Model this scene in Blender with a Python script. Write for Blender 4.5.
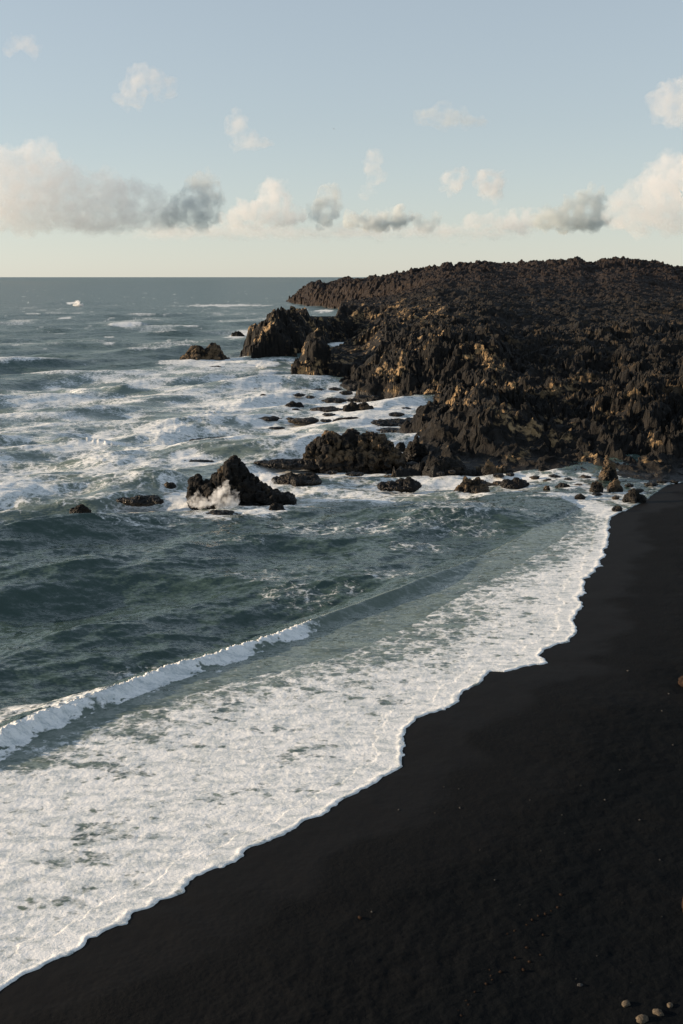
import bpy, bmesh, math, random
import numpy as np
from mathutils import Vector

# ------------------------------------------------------------------ camera, sky, sun, exposure
for o in list(bpy.data.objects):
    bpy.data.objects.remove(o, do_unlink=True)
scene = bpy.context.scene
COL = scene.collection
H, F = 20.0, 1100.0                       # eye height above the sea, focal length in pixels of a 683 x 1024 frame
PITCH = math.atan(235.0 / F)
cam_d = bpy.data.cameras.new('camera')
cam = bpy.data.objects.new('camera', cam_d)
COL.objects.link(cam)
cam.location = (0, 0, H)
cam.rotation_euler = (math.pi / 2 - PITCH, 0, 0)
cam_d.sensor_fit = 'VERTICAL'
cam_d.sensor_height = 36.0
cam_d.lens = F * 36.0 / 1024.0
cam_d.clip_start = 0.1
cam_d.clip_end = 200000
scene.camera = cam

SUN_EL, SUN_AZ = math.radians(11.0), math.radians(-86.0)    # azimuth from +Y, clockwise seen from above
SUN_DIR = Vector((math.sin(SUN_AZ) * math.cos(SUN_EL), math.cos(SUN_AZ) * math.cos(SUN_EL), math.sin(SUN_EL)))
world = bpy.data.worlds.new('World')
scene.world = world
world.use_nodes = True
wn = world.node_tree.nodes
wl = world.node_tree.links
bg = wn['Background']
sky = wn.new('ShaderNodeTexSky')
sky.sky_type = 'NISHITA'
sky.sun_disc = False
sky.sun_elevation = SUN_EL
sky.sun_rotation = SUN_AZ
sky.air_density = 1.0
sky.dust_density = 0.15
sky.ozone_density = 1.0
hs = wn.new('ShaderNodeHueSaturation')
hs.inputs['Saturation'].default_value = 0.66
wl.new(sky.outputs[0], hs.inputs['Color'])
gm = wn.new('ShaderNodeGamma')
gm.inputs['Gamma'].default_value = 0.54
wl.new(hs.outputs[0], gm.inputs['Color'])
tint = wn.new('ShaderNodeMix')
tint.data_type = 'RGBA'
tint.blend_type = 'MULTIPLY'
tint.inputs[0].default_value = 1.0
tint.inputs[7].default_value = (0.915, 0.985, 1.06, 1)
wl.new(gm.outputs[0], tint.inputs[6])
wl.new(tint.outputs[2], bg.inputs['Color'])
bg.inputs['Strength'].default_value = 0.15
sun_d = bpy.data.lights.new('sun', 'SUN')
sun_d.energy = 4.2
sun_d.angle = math.radians(0.6)
sun_d.color = (1.0, 0.77, 0.53)
sun = bpy.data.objects.new('sun', sun_d)
COL.objects.link(sun)
sun.rotation_euler = (-SUN_DIR).to_track_quat('-Z', 'Y').to_euler()
scene.view_settings.view_transform = 'Standard'
scene.view_settings.look = 'None'
scene.view_settings.exposure = 0.95
scene.view_settings.gamma = 1.0
scene.render.engine = 'CYCLES'
scene.cycles.volume_bounces = 8
scene.cycles.max_bounces = 8
scene.cycles.volume_step_rate = 0.6
scene.cycles.volume_max_steps = 256
scene.cycles.use_denoising = True

# ------------------------------------------------------------------ helpers
cp, sp = math.cos(PITCH), math.sin(PITCH)


def ray(px, py):
    x, v = (px - 341.5) / F, (py - 512.0) / F
    return np.array((x, cp - v * sp, -sp - v * cp))


def at(px, py, z=0.0):
    d = ray(px, py)
    t = (z - H) / d[2]
    return np.array((0, 0, H)) + d * t


def at_depth(px, py, y):
    d = ray(px, py)
    return np.array((0, 0, H)) + d * (y / d[1])


def pts2(lst):
    return np.array([at(a, b)[:2] for a, b in lst])


def sstep(a, b, x):
    t = np.clip((x - a) / (b - a), 0, 1)
    return t * t * (3 - 2 * t)


def _hash(ix, iy, iz, seed):
    h = (ix.astype(np.uint32) * np.uint32(374761393)) ^ (iy.astype(np.uint32) * np.uint32(668265263)) ^ \
        (iz.astype(np.uint32) * np.uint32(2147483647 - 58)) ^ np.uint32((seed * 2654435761) & 0xffffffff)
    h = (h ^ (h >> np.uint32(13))) * np.uint32(1274126177)
    h = (h ^ (h >> np.uint32(16))) * np.uint32(2246822519)
    return h ^ (h >> np.uint32(15))


_GC = np.cos(np.arange(1024) * (2 * math.pi / 1024)).astype(np.float32)
_GS = np.sin(np.arange(1024) * (2 * math.pi / 1024)).astype(np.float32)


def _hash2(ix, iy, seed):
    h = (ix * np.uint32(374761393)) ^ (iy * np.uint32(668265263)) ^ np.uint32((seed * 2654435761) & 0xffffffff)
    h = (h ^ (h >> np.uint32(13))) * np.uint32(1274126177)
    return (h ^ (h >> np.uint32(16))) & np.uint32(1023)


def noise2(x, y, seed=0):
    x0, y0 = np.floor(x), np.floor(y)
    fx, fy = (x - x0).astype(np.float32), (y - y0).astype(np.float32)
    ix, iy = x0.astype(np.int32).view(np.uint32), y0.astype(np.int32).view(np.uint32)
    u, v = fx * fx * fx * (fx * (fx * 6 - 15) + 10), fy * fy * fy * (fy * (fy * 6 - 15) + 10)
    g = []
    for dy in (0, 1):
        for dx in (0, 1):
            h = _hash2(ix + np.uint32(dx), iy + np.uint32(dy), seed)
            g.append(_GC[h] * (fx - dx) + _GS[h] * (fy - dy))
    a = g[0] + u * (g[1] - g[0])
    b = g[2] + u * (g[3] - g[2])
    return (a + v * (b - a)) * np.float32(1.5)


def noise3(x, y, z, seed=0):
    ix, iy, iz = (np.floor(q).astype(np.int64) for q in (x, y, z))
    fx, fy, fz = x - ix, y - iy, z - iz
    u, v, w = (q * q * q * (q * (q * 6 - 15) + 10) for q in (fx, fy, fz))
    out = 0
    for dx in (0, 1):
        for dy in (0, 1):
            for dz in (0, 1):
                h = _hash(ix + dx, iy + dy, iz + dz, seed)
                gx = (h & np.uint32(1023)).astype(np.float64) / 511.5 - 1
                gy = ((h >> np.uint32(10)) & np.uint32(1023)).astype(np.float64) / 511.5 - 1
                gz = ((h >> np.uint32(20)) & np.uint32(1023)).astype(np.float64) / 511.5 - 1
                out = out + (gx * (fx - dx) + gy * (fy - dy) + gz * (fz - dz)) * \
                    (u if dx else 1 - u) * (v if dy else 1 - v) * (w if dz else 1 - w)
    return out * 1.3


def fbm2(x, y, octv=4, seed=0, gain=0.5):
    s, a = 0, 1.0
    for k in range(octv):
        s = s + a * noise2(x, y, seed + k * 17)
        x, y, a = x * 2.03 + 11.3, y * 2.03 - 7.1, a * gain
    return s


def ridge2(x, y, octv=4, seed=0, gain=0.5):
    s, a, w = 0, 1.0, 1.0
    for k in range(octv):
        r = 1 - np.abs(noise2(x, y, seed + k * 17)) * 1.7
        r = np.clip(r, 0, 1) ** 2
        s = s + a * r * w
        w = np.clip(r * 1.5, 0, 1)
        x, y, a = x * 2.1 + 5.3, y * 2.1 - 3.1, a * gain
    return s


def cell2(x, y, seed=0):
    """nearest and second nearest feature distance, and a random number of the nearest cell"""
    x0, y0 = np.floor(x), np.floor(y)
    fx, fy = (x - x0).astype(np.float32), (y - y0).astype(np.float32)
    ix, iy = x0.astype(np.int32).view(np.uint32), y0.astype(np.int32).view(np.uint32)
    f1 = np.full(x.shape, 9.0, np.float32)
    f2 = np.full(x.shape, 9.0, np.float32)
    rnd = np.zeros(x.shape, np.float32)
    for dx in (-1, 0, 1):
        for dy in (-1, 0, 1):
            jx, jy = ix + np.uint32(dx % 4294967296), iy + np.uint32(dy % 4294967296)
            d = np.hypot(_hash2(jx, jy, seed) / np.float32(1023) + dx - fx, _hash2(jx, jy, seed + 7) / np.float32(1023) + dy - fy)
            m = d < f1
            f2 = np.where(m, f1, np.minimum(f2, d))
            rnd = np.where(m, _hash2(jx, jy, seed + 13) / np.float32(1023), rnd)
            f1 = np.where(m, d, f1)
    return f1, f2, rnd


def blocks(x, y, size, seed, power=1.6, soft=0.22):
    """broken lava: one block per cell, each of its own height, slumped at its edges"""
    wx = 0.22 * fbm2(x / size * 1.9, y / size * 1.9, 3, seed + 3, 0.6)
    wy = 0.22 * fbm2(x / size * 1.9, y / size * 1.9, 3, seed + 5, 0.6)
    f1, f2, q = cell2(x / size + wx, y / size + wy, seed)
    return sstep(0.0, soft, f2 - f1) * (0.25 + 0.75 * q ** power) * (1 - 0.45 * f1)


def poly_dist(x, y, P, closed=False, want_t=False):
    """distance to a polyline; optionally the running position (0..1) of the nearest point"""
    n = len(P)
    best = np.full(x.shape, 1e12)
    tt = np.zeros(x.shape)
    side = np.zeros(x.shape)
    m = n if closed else n - 1
    for i in range(m):
        a, b = P[i], P[(i + 1) % n]
        e = b - a
        L2 = max(e @ e, 1e-9)
        t = np.clip(((x - a[0]) * e[0] + (y - a[1]) * e[1]) / L2, 0, 1)
        qx, qy = x - (a[0] + t * e[0]), y - (a[1] + t * e[1])
        d = qx * qx + qy * qy
        k = d < best
        best = np.where(k, d, best)
        if want_t:
            tt = np.where(k, (i + t) / m, tt)
            side = np.where(k, e[0] * qy - e[1] * qx, side)
    if want_t:
        return np.sqrt(best), tt, np.sign(side)
    return np.sqrt(best)


def inside(x, y, P):
    r = np.zeros(x.shape, bool)
    n = len(P)
    for i in range(n):
        a, b = P[i], P[(i + 1) % n]
        if a[1] == b[1]:
            continue
        c = (a[1] > y) != (b[1] > y)
        r ^= c & (x < (b[0] - a[0]) * (y - a[1]) / (b[1] - a[1]) + a[0])
    return r


def grid_mesh(name, X, Y, Z, keep=None):
    nr, nc = X.shape
    co = np.stack([X, Y, Z], -1).reshape(-1, 3).astype(np.float32)
    idx = np.arange(nr * nc).reshape(nr, nc)
    q = np.stack([idx[:-1, :-1], idx[:-1, 1:], idx[1:, 1:], idx[1:, :-1]], -1).reshape(-1, 4)
    sel = None
    if keep is not None:
        kf = keep.reshape(-1)
        q = q[kf[q].any(1)]
        used = np.zeros(nr * nc, bool)
        used[q.reshape(-1)] = True
        remap = np.cumsum(used) - 1
        q = remap[q]
        co = co[used]
        sel = used
    me = bpy.data.meshes.new(name)
    me.vertices.add(len(co))
    me.vertices.foreach_set('co', co.ravel())
    me.loops.add(q.size)
    me.polygons.add(len(q))
    me.polygons.foreach_set('loop_start', np.arange(0, q.size, 4, dtype=np.int32))
    me.loops.foreach_set('vertex_index', q.astype(np.int32).ravel())
    me.polygons.foreach_set('use_smooth', np.ones(len(q), bool))
    me.update(calc_edges=True)
    return me, sel


def attr(me, name, val, sel=None):
    v = np.asarray(val, np.float32).reshape(-1)
    if sel is not None:
        v = v[sel]
    a = me.attributes.new(name, 'FLOAT', 'POINT')
    a.data.foreach_set('value', v)


def link(name, me, mat=None, kind=None, label=None, cat=None, group=None, loc=(0, 0, 0), rz=0.0):
    o = bpy.data.objects.new(name, me)
    COL.objects.link(o)
    o.location = loc
    o.rotation_euler = (0, 0, rz)
    if mat is not None and me is not None:
        if len(me.materials) == 0:
            me.materials.append(mat)
    tag(o, kind, label, cat, group)
    return o


def tag(o, kind=None, label=None, cat=None, group=None):
    for k, v in (('kind', kind), ('label', label), ('category', cat), ('group', group)):
        if v:
            o[k] = v


class NT:
    """small node-tree writer"""

    def __init__(self, name):
        self.m = bpy.data.materials.new(name)
        self.m.use_nodes = True
        self.t = self.m.node_tree
        self.n = self.t.nodes
        self.n.clear()
        self.out = self.n.new('ShaderNodeOutputMaterial')

    def set(self, node, **kw):
        for k, v in kw.items():
            self.plug(node.inputs[k.replace('_', ' ')], v)
        return node

    def plug(self, sock, v):
        if hasattr(v, 'is_output'):
            self.t.links.new(v, sock)
        elif isinstance(v, (tuple, list)) and sock.type == 'RGBA' and len(v) == 3:
            sock.default_value = (*v, 1)
        else:
            sock.default_value = v

    def math(self, op, a, b=None, c=None, clamp=False):
        nd = self.n.new('ShaderNodeMath')
        nd.operation = op
        nd.use_clamp = clamp
        for i, v in enumerate((a, b, c)):
            if v is not None:
                self.plug(nd.inputs[i], v)
        return nd.outputs[0]

    def ramp(self, x, a, b, lo=0.0, hi=1.0, smooth=True):
        nd = self.n.new('ShaderNodeMapRange')
        nd.interpolation_type = 'SMOOTHSTEP' if smooth else 'LINEAR'
        self.plug(nd.inputs['Value'], x)
        self.plug(nd.inputs['From Min'], a)
        self.plug(nd.inputs['From Max'], b)
        self.plug(nd.inputs['To Min'], lo)
        self.plug(nd.inputs['To Max'], hi)
        return nd.outputs[0]

    def mix(self, f, a, b):
        nd = self.n.new('ShaderNodeMix')
        nd.data_type = 'RGBA'
        self.plug(nd.inputs[0], f)
        self.plug(nd.inputs[6], a)
        self.plug(nd.inputs[7], b)
        return nd.outputs[2]

    def pos(self):
        return self.n.new('ShaderNodeNewGeometry').outputs['Position']

    def objco(self):
        return self.n.new('ShaderNodeTexCoord').outputs['Object']

    def mapping(self, v, scale=(1, 1, 1), rot=(0, 0, 0), loc=(0, 0, 0)):
        nd = self.n.new('ShaderNodeMapping')
        self.t.links.new(v, nd.inputs[0])
        nd.inputs['Scale'].default_value = scale
        nd.inputs['Rotation'].default_value = rot
        nd.inputs['Location'].default_value = loc
        return nd.outputs[0]

    def noise(self, v, scale, detail=4, rough=0.55, dist=0.0, out=0, typ='FBM'):
        nd = self.n.new('ShaderNodeTexNoise')
        nd.noise_type = typ
        self.t.links.new(v, nd.inputs['Vector'])
        nd.inputs['Scale'].default_value = scale
        nd.inputs['Detail'].default_value = detail
        nd.inputs['Roughness'].default_value = rough
        nd.inputs['Distortion'].default_value = dist
        return nd.outputs[out]

    def voro(self, v, scale, feature='DISTANCE_TO_EDGE', rand=1.0):
        nd = self.n.new('ShaderNodeTexVoronoi')
        nd.feature = feature
        self.t.links.new(v, nd.inputs['Vector'])
        nd.inputs['Scale'].default_value = scale
        nd.inputs['Randomness'].default_value = rand
        return nd.outputs['Distance']

    def attr(self, name):
        nd = self.n.new('ShaderNodeAttribute')
        nd.attribute_name = name
        return nd.outputs['Fac']

    def vadd(self, a, b, s):
        m = self.n.new('ShaderNodeVectorMath')
        m.operation = 'MULTIPLY_ADD'
        self.t.links.new(b, m.inputs[0])
        m.inputs[1].default_value = (s, s, s)
        self.t.links.new(a, m.inputs[2])
        return m.outputs[0]

    def bump(self, h, strength, dist, normal=None):
        nd = self.n.new('ShaderNodeBump')
        self.plug(nd.inputs['Height'], h)
        self.plug(nd.inputs['Strength'], strength)
        self.plug(nd.inputs['Distance'], dist)
        if normal is not None:
            self.t.links.new(normal, nd.inputs['Normal'])
        return nd.outputs[0]

    def principled(self, **kw):
        nd = self.n.new('ShaderNodeBsdfPrincipled')
        for k, v in kw.items():
            self.plug(nd.inputs[k.replace('_', ' ')], v)
        return nd.outputs[0]

    def surface(self, s):
        self.t.links.new(s, self.out.inputs['Surface'])
        return self.m

    def volume(self, s):
        self.t.links.new(s, self.out.inputs['Volume'])
        return self.m


# ------------------------------------------------------------------ plan of the coast, traced on the sea plane
SHORE_PX = [(-260, 1110), (-90, 1048), (-40, 1022), (0, 999), (15, 984), (30, 970), (45, 961), (70, 952), (90, 942), (112, 933), (127, 924), (134, 912),
            (150, 904), (169, 897), (185, 885), (199, 875), (220, 869), (239, 864), (249, 852), (264, 845), (279, 837), (295, 831), (309, 822),
            (325, 816), (340, 807), (343, 799), (352, 794), (366, 790), (380, 785), (386, 775), (395, 768), (407, 756),
            (403, 746), (403, 736), (408, 726), (415, 718), (432, 714), (453, 709), (458, 700), (466, 691), (478, 681), (493, 672), (508, 671),
            (521, 668), (535, 666), (546, 663), (542, 656), (545, 650), (556, 646), (567, 641), (572, 635), (580, 628), (575, 621), (578, 612), (583, 606), (577, 597),
            (584, 592), (585, 582), (591, 575), (598, 570), (602, 562), (606, 552), (609, 540), (609, 528), (611, 518), (618, 513), (626, 510),
            (637, 505), (646, 500), (657, 492), (668, 485), (720, 476), (900, 470)]
SHORE = pts2(SHORE_PX)
BEACH_POLY = np.vstack([SHORE, [[300, SHORE[-1][1]], [300, -120], [-60, -120], [-40, 0]]])
INNER_PX = [(-200, 790), (0, 752), (60, 736), (110, 720), (150, 707), (190, 694), (240, 680), (300, 664), (340, 656), (375, 640), (410, 624),
            (440, 606), (470, 590), (500, 575), (530, 558), (556, 542), (574, 527), (582, 515), (578, 506), (560, 500),
            (600, 497), (640, 497), (668, 484)]
INNER = pts2(INNER_PX)
FOAM_POLY = np.vstack([INNER, SHORE[::-1]])
BREAK = pts2([(-160, 800), (-60, 765), (0, 742), (30, 728), (60, 715), (100, 700), (140, 682), (180, 668), (220, 655), (260, 642), (290, 631), (312, 622),
              (340, 612), (370, 602), (400, 592), (430, 580), (455, 568), (475, 558)])
COAST_PX = [(1000, 488), (683, 481), (655, 485), (640, 480), (610, 478), (590, 478), (560, 477), (530, 474), (500, 470), (482, 466), (466, 471), (430, 470),
            (424, 462), (432, 452), (415, 452), (404, 442), (402, 433), (415, 424), (430, 412), (412, 400), (385, 397), (365, 393),
            (350, 386), (330, 383), (312, 384), (298, 383), (297, 375), (308, 369), (325, 363), (345, 356), (362, 348), (367, 342),
            (352, 338), (334, 342), (312, 353), (295, 359), (275, 360), (255, 361), (246, 357), (250, 349), (264, 343), (300, 330), (370, 322),
            (400, 316), (340, 309), (305, 305.5), (290, 303), (288, 301.5), (300, 299.8), (350, 299), (1000, 299)]
COAST = pts2(COAST_PX)


def shore_sd(x, y):
    d = poly_dist(x, y, SHORE)
    d = np.where(inside(x, y, BEACH_POLY), d, -d)
    return d + (0.30 * fbm2(x / 1.9, y / 1.9, 3, 1001) + 0.10 * fbm2(x / 0.5, y / 0.5, 2, 1005)) * sstep(6, 1, np.abs(d)) * sstep(130, 60, y)


def beach_z(d, x, y):
    up = 0.055 * d + 0.0016 * np.clip(d - 8, 0, 60) ** 2 * 0.35
    dn = np.maximum(0.10 * d, -7.0 + 0.0 * d)
    z = np.where(d > 0, np.minimum(up, 4.5), dn)
    return z


# ------------------------------------------------------------------ sea
def build_sea():
    row = 0.72
    v = np.arange(1600.0, 1.2, -row)                     # H*F/r
    r = np.concatenate([H * F / v, H * F / np.array([0.9, 0.6, 0.36, 0.2])])
    az = np.radians(np.linspace(-33, 33, 1250))
    R, A = np.meshgrid(r, az, indexing='ij')
    X, Y = R * np.sin(A), R * np.cos(A)
    rowsp = np.gradient(r)[:, None] * np.ones_like(X)
    d = shore_sd(X, Y)
    near = R < 420
    rng = np.random.default_rng(5)
    Z = np.zeros_like(X)
    GX = np.zeros_like(X)
    GY = np.zeros_like(X)
    # open-water spectrum running in towards the beach
    main = math.radians(-62)                              # travel direction, measured from +X
    hs_ = np.clip(sstep(0.0, -16.0, d) * 0.9 + sstep(-10, -60, d) * 0.1, 0, 1)
    brk_d, brk_t, brk_s = poly_dist(X, Y, BREAK, want_t=True)
    sheet = inside(X, Y, FOAM_POLY)
    calm = np.where(brk_s < 0, 0.15, 1.0)                 # landward of the breaker
    calm = 1 - (1 - calm) * sstep(30, 18, brk_d)
    calm = np.where(sheet, 0.15, calm)
    # smooth the step across the breaker
    calm = np.where(brk_d < 1.5, np.minimum(calm, 0.4), calm)
    amp_env = hs_ * calm
    lam = np.exp(rng.uniform(math.log(0.7), math.log(46), 90))
    for L in lam:
        spread = 0.28 + 0.42 * rng.random() * (1 if L < 12 else 0.35)
        th = main + rng.normal(0, spread)
        k = 2 * math.pi / L
        a = 0.0046 * L ** 0.92 * (0.6 + 0.8 * rng.random())
        ph = rng.uniform(0, 6.28)
        cx, cy = math.cos(th), math.sin(th)
        ew = rowsp * abs(cy) + 0.6 * (R * math.radians(66 / 1250)) * abs(cx)
        w = sstep(1.5, 3.2, L / np.maximum(ew, 1e-3))
        p = k * (X * cx + Y * cy) + ph + 1.2 * np.sin(k * 0.23 * (X * cy - Y * cx) + ph * 3)
        a *= 1.35 if L < 9 else 1.5
        sn, cs = np.sin(p), np.cos(p)
        Z += w * a * sn
        GX += w * a * cx * cs
        GY += w * a * cy * cs
    Z *= amp_env
    GX *= amp_env * 0.85
    GY *= amp_env * 0.85

    foam = np.zeros_like(X)
    turb = np.zeros_like(X)
    # broad patchiness
    n_big = fbm2(X / 26, Y / 60, 3, 3)
    n_mid = fbm2(X / 7, Y / 11, 3, 9)
    streak = fbm2(X / 9 + 3, Y / 4.5, 3, 21)

    def swell(P, height, back, front, fo=0.0, foam_w=1.0, t0=0.0, t1=1.0, fade=0.15, rough=0.0, z_only=False):
        P = pts2(P)
        m_ = max(14.0, 3.2 * max(back, front))
        r0 = max(int(np.searchsorted(r, P[:, 1].min() - m_)), 0)
        r1 = int(np.searchsorted(r, np.hypot(P[:, 0], P[:, 1]).max() + m_))
        q = slice(r0, r1)
        x, y = X[q], Y[q]
        dd, t, sg = poly_dist(x, y, P, want_t=True)
        env = sstep(t0, t0 + fade, t) * sstep(t1, t1 - fade, t)
        env = env * (0.8 + 0.35 * fbm2(x / 5, y / 9, 2, 31))
        sd = dd * sg                                      # + seaward (left of the direction of the polyline)
        prof = np.where(sd > 0, np.exp(-(sd / back) ** 2), np.exp(-(sd / front) ** 2))
        Z[q] += height * env * prof * (1 + rough * fbm2(x / 0.9, y / 0.9, 4, 41) * sstep(0.2, 0.9, prof))
        if fo > 0:
            foam[q] = np.maximum(foam[q], env * sstep(foam_w, foam_w * 0.4, np.abs(sd + 0.3 * foam_w)) * fo)

    # ---- surf zone among the rocks
    def blob(px, py, rx, ry, s, rot=0.0, soft=0.5):
        c = at(px, py)
        sx = rx * c[1] / F
        sy = ry * c[1] ** 2 / (H * F)
        ca, sa = math.cos(rot), math.sin(rot)
        u, v_ = (X - c[0]), (Y - c[1])
        u, v_ = (u * ca + v_ * sa) / sx, (-u * sa + v_ * ca) / sy
        q = np.sqrt(u * u + v_ * v_) + 0.45 * n_mid + 0.25 * streak
        return s * sstep(1.0 + soft * 0.4, 1.0 - soft, q)

    surf = pts2([(-120, 520), (60, 508), (170, 515), (300, 512), (420, 498), (520, 490), (600, 488), (470, 440), (440, 405), (400, 385), (330, 365),
                 (280, 352), (235, 350), (190, 362), (140, 372), (80, 378), (-120, 400)])
    sd = poly_dist(X, Y, surf, closed=True)
    ins = inside(X, Y, surf)
    sdn = np.where(ins, sd, -sd) / np.maximum(Y * 0.045, 1)
    zone = sstep(-0.7, 0.9, sdn + 0.8 * n_big)
    foam = np.maximum(foam, zone * np.clip(0.42 + 0.42 * streak + 0.25 * n_mid + 0.2 * n_big, 0.12, 0.80))
    turb = np.maximum(turb, zone * 0.9)
    outer = sstep(130, 330, Y) * sstep(1400, 500, Y)
    foam = np.maximum(foam, outer * np.clip(0.10 + 0.55 * n_big + 0.3 * streak - 0.06, 0, 0.45) * sstep(60, 10, X + 0.05 * Y))
    turb = np.maximum(turb, sstep(70, 200, Y) * (0.30 + 0.5 * n_big) * sstep(900, 300, Y))
    # left patch behind the breaker, patch behind its far end
    for b in ((45, 702, 90, 22, 0.55), (-40, 720, 60, 20, 0.6), (150, 660, 50, 8, 0.3), (330, 590, 65, 12, 0.3), (390, 575, 60, 10, 0.34), (270, 575, 60, 8, 0.3),
              (440, 530, 80, 8, 0.32), (540, 500, 36, 2.5, 0.5), (500, 494, 40, 2.5, 0.5), (470, 515, 90, 10, 0.36), (330, 532, 90, 8, 0.36), (150, 530, 70, 6, 0.33),
              (420, 545, 40, 6, 0.35), (240, 545, 50, 5, 0.3),
              (225, 515, 60, 6, 0.75), (240, 492, 30, 12, 0.95), (200, 497, 45, 8, 0.9), (262, 480, 25, 12, 0.95), (150, 506, 50, 5, 0.8),
              (120, 470, 60, 9, 0.6), (175, 430, 45, 7, 0.72), (235, 405, 60, 7, 0.74), (290, 400, 60, 10, 0.72), (280, 382, 22, 6, 0.95), (262, 364, 16, 4, 0.95),
              (300, 440, 60, 10, 0.7), (60, 400, 80, 5, 0.6), (110, 455, 60, 4, 0.55), (380, 490, 60, 4, 0.6), (450, 476, 40, 3, 0.65),
              (345, 348, 18, 4, 0.9), (323, 311, 11, 2, 0.9), (390, 402, 16, 3, 0.8),
              (78, 303, 9, 1.6, 1.0), (128, 325, 20, 1.4, 0.9), (225, 305.5, 55, 1.4, 0.62), (65, 318, 8, 0.8, 0.8), (190, 327, 12, 1.1, 0.8), (160, 334, 10, 0.9, 0.7), (107, 337, 9, 1.2, 0.75),
              (215, 340, 25, 1.5, 0.6), (152, 377, 14, 1.5, 0.75), (110, 345, 10, 1, 0.6), (30, 356, 14, 1.5, 0.5), (150, 350, 20, 1.5, 0.5), (170, 363, 16, 1.5, 0.6)):
        foam = np.maximum(foam, blob(*b))
    wc = Z / max(float(Z[(R > 150) & (R < 600)].std()), 1e-3)
    foam = np.maximum(foam, sstep(1.5, 2.4, wc + 0.6 * n_mid) * sstep(140, 220, R) * 0.62)
    fleck = fbm2(X / 9, Y / 34, 4, 195, 0.65)
    foam = np.maximum(foam, sstep(0.62, 0.95, fleck) * sstep(180, 320, R) * sstep(5000, 1500, R) * 0.5)
    # bigger swells
    swell([(-60, 448), (0, 442), (40, 440), (75, 443)], 1.0, 5, 2.2, t1=1.1)
    swell([(70, 394), (100, 392), (135, 393)], 1.1, 6, 3.0)
    swell([(-60, 503), (0, 500), (60, 501), (115, 497), (165, 486), (185, 478)], 0.9, 4.5, 1.8, 0.5, 1.2)
    swell([(80, 472), (125, 453), (170, 436), (205, 420), (240, 405), (300, 386)], 0.7, 6.0, 3.0, 0.72, 4.5, rough=0.12)
    swell([(40, 303.5), (77, 303), (110, 304)], 1.8, 14, 9)
    swell([(100, 327), (128, 325.5), (150, 325)], 0.9, 8, 4)
    swell([(-40, 610), (20, 592), (80, 575), (150, 563), (240, 552)], 0.55, 4.0, 2.4)
    swell([(-60, 655), (30, 640), (100, 622), (200, 606)], 0.35, 3.0, 2.0)
    turb = np.maximum(turb, blob(30, 447, 70, 8, 0.85))
    # ---- the breaker along the beach
    br_h = np.interp(brk_t, [0, 0.1, 0.62, 0.68, 0.85, 1.0], [0.56, 0.57, 0.40, 0.40, 0.44, 0.10])
    sdb = brk_d * brk_s
    prof = np.where(sdb > 0, np.exp(-(sdb / 1.5) ** 2), np.exp(-(np.abs(sdb) / 0.62) ** 2.2))
    broke = sstep(0.69, 0.56, brk_t + 0.05 * n_mid)
    lump = fbm2(X / 0.32, Y / 0.32, 4, 51)
    big = fbm2(X / 2.6, Y / 2.6, 3, 55)
    Z += br_h * prof * (1 + broke * (0.09 * lump + 0.16 * big))
    front = sstep(-1.6, -0.45, sdb + 0.9 * big + 0.6 * lump) * sstep(0.55, -0.05, sdb + 0.25 * lump)
    foam = np.maximum(foam, broke * front * 1.0)
    Z += broke * sstep(-2.0, -0.5, sdb) * sstep(0.6, -0.2, sdb) * 0.07 * np.clip(lump + 0.3, 0, 2)
    # trough in front of the breaker keeps some open water
    trough = sstep(0.2, 1.4, np.abs(sdb + 2.0) + 0.6 * n_mid)
    # ---- swash sheet over the sand
    ed = np.where(sheet, poly_dist(X, Y, INNER), 0)
    gaps = fbm2(X / 3.4 + 0.25 * n_mid, Y / 1.9, 4, 61, 0.6)
    gaps2 = fbm2(X / 0.9, Y / 0.55, 3, 65)
    cover = 0.42 + 0.42 * sstep(0, 5.5, ed + 2.2 * n_mid + 1.2 * gaps)
    cover = cover - 0.30 * sstep(0.25, 0.75, gaps + 0.25 * gaps2) * sstep(-0.4, -2.5, d) - 0.17 * sstep(0.2, 0.7, gaps2)
    left_open = blob(70, 762, 80, 13, 0.32) + blob(130, 735, 50, 8, 0.25) + blob(250, 760, 60, 10, 0.06)
    cover = np.clip(cover - left_open * (0.7 + 0.6 * gaps), 0, 1) * sheet
    cover = cover * (1 - 0.75 * sstep(598, 616, 341.5 + F * X / Y) * sstep(89, 94, Y))
    cover = np.maximum(cover, (~sheet) * sstep(4.0, 0.2, np.where(sheet, 9, poly_dist(X, Y, INNER)) + 1.5 * gaps) * 0.38 * (brk_s < 0) * sstep(1.0, 1.6, brk_d))
    foam = np.maximum(foam, cover)
    rim = sstep(-0.6, -0.3, d + 0.25 * gaps2) * sstep(96, 90, R) * (0.8 + 0.35 * gaps)
    sheet = sheet | ((d < 0) & (d > -1.2) & (R < 96))
    foam = np.maximum(foam, rim)
    between = (brk_s < 0) & ~sheet & (brk_d < 14) & (d < 0)
    foam = np.where(between & (brk_d > 1.2), np.maximum(foam * 0.4, 0.12 + 0.15 * n_mid), foam)
    turb = np.where(between | sheet, 0.72, turb)
    # lace near the far loop
    arc = pts2([(606, 516), (596, 509), (584, 504), (566, 499), (545, 496), (520, 493.5), (492, 493)])
    foam = np.maximum(foam, sstep(2.2, 0.3, poly_dist(X, Y, arc) + 1.2 * n_mid) * 0.78)
    for (fx0, fx1, fyb, fyt) in FOOT:                     # wash round the foot of every rock
        w_ = fx1 - fx0
        foam = np.maximum(foam, blob((fx0 + fx1) / 2, fyb - 1, w_ * 0.62 + 4, min(3.5 + 0.1 * w_, 9), 0.78 if fyb < 470 else 0.55))
    fine = fbm2(X / 0.28, Y / 0.28, 3, 71)
    fluff = fbm2(X / 0.9, Y / 0.7, 3, 75)
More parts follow.
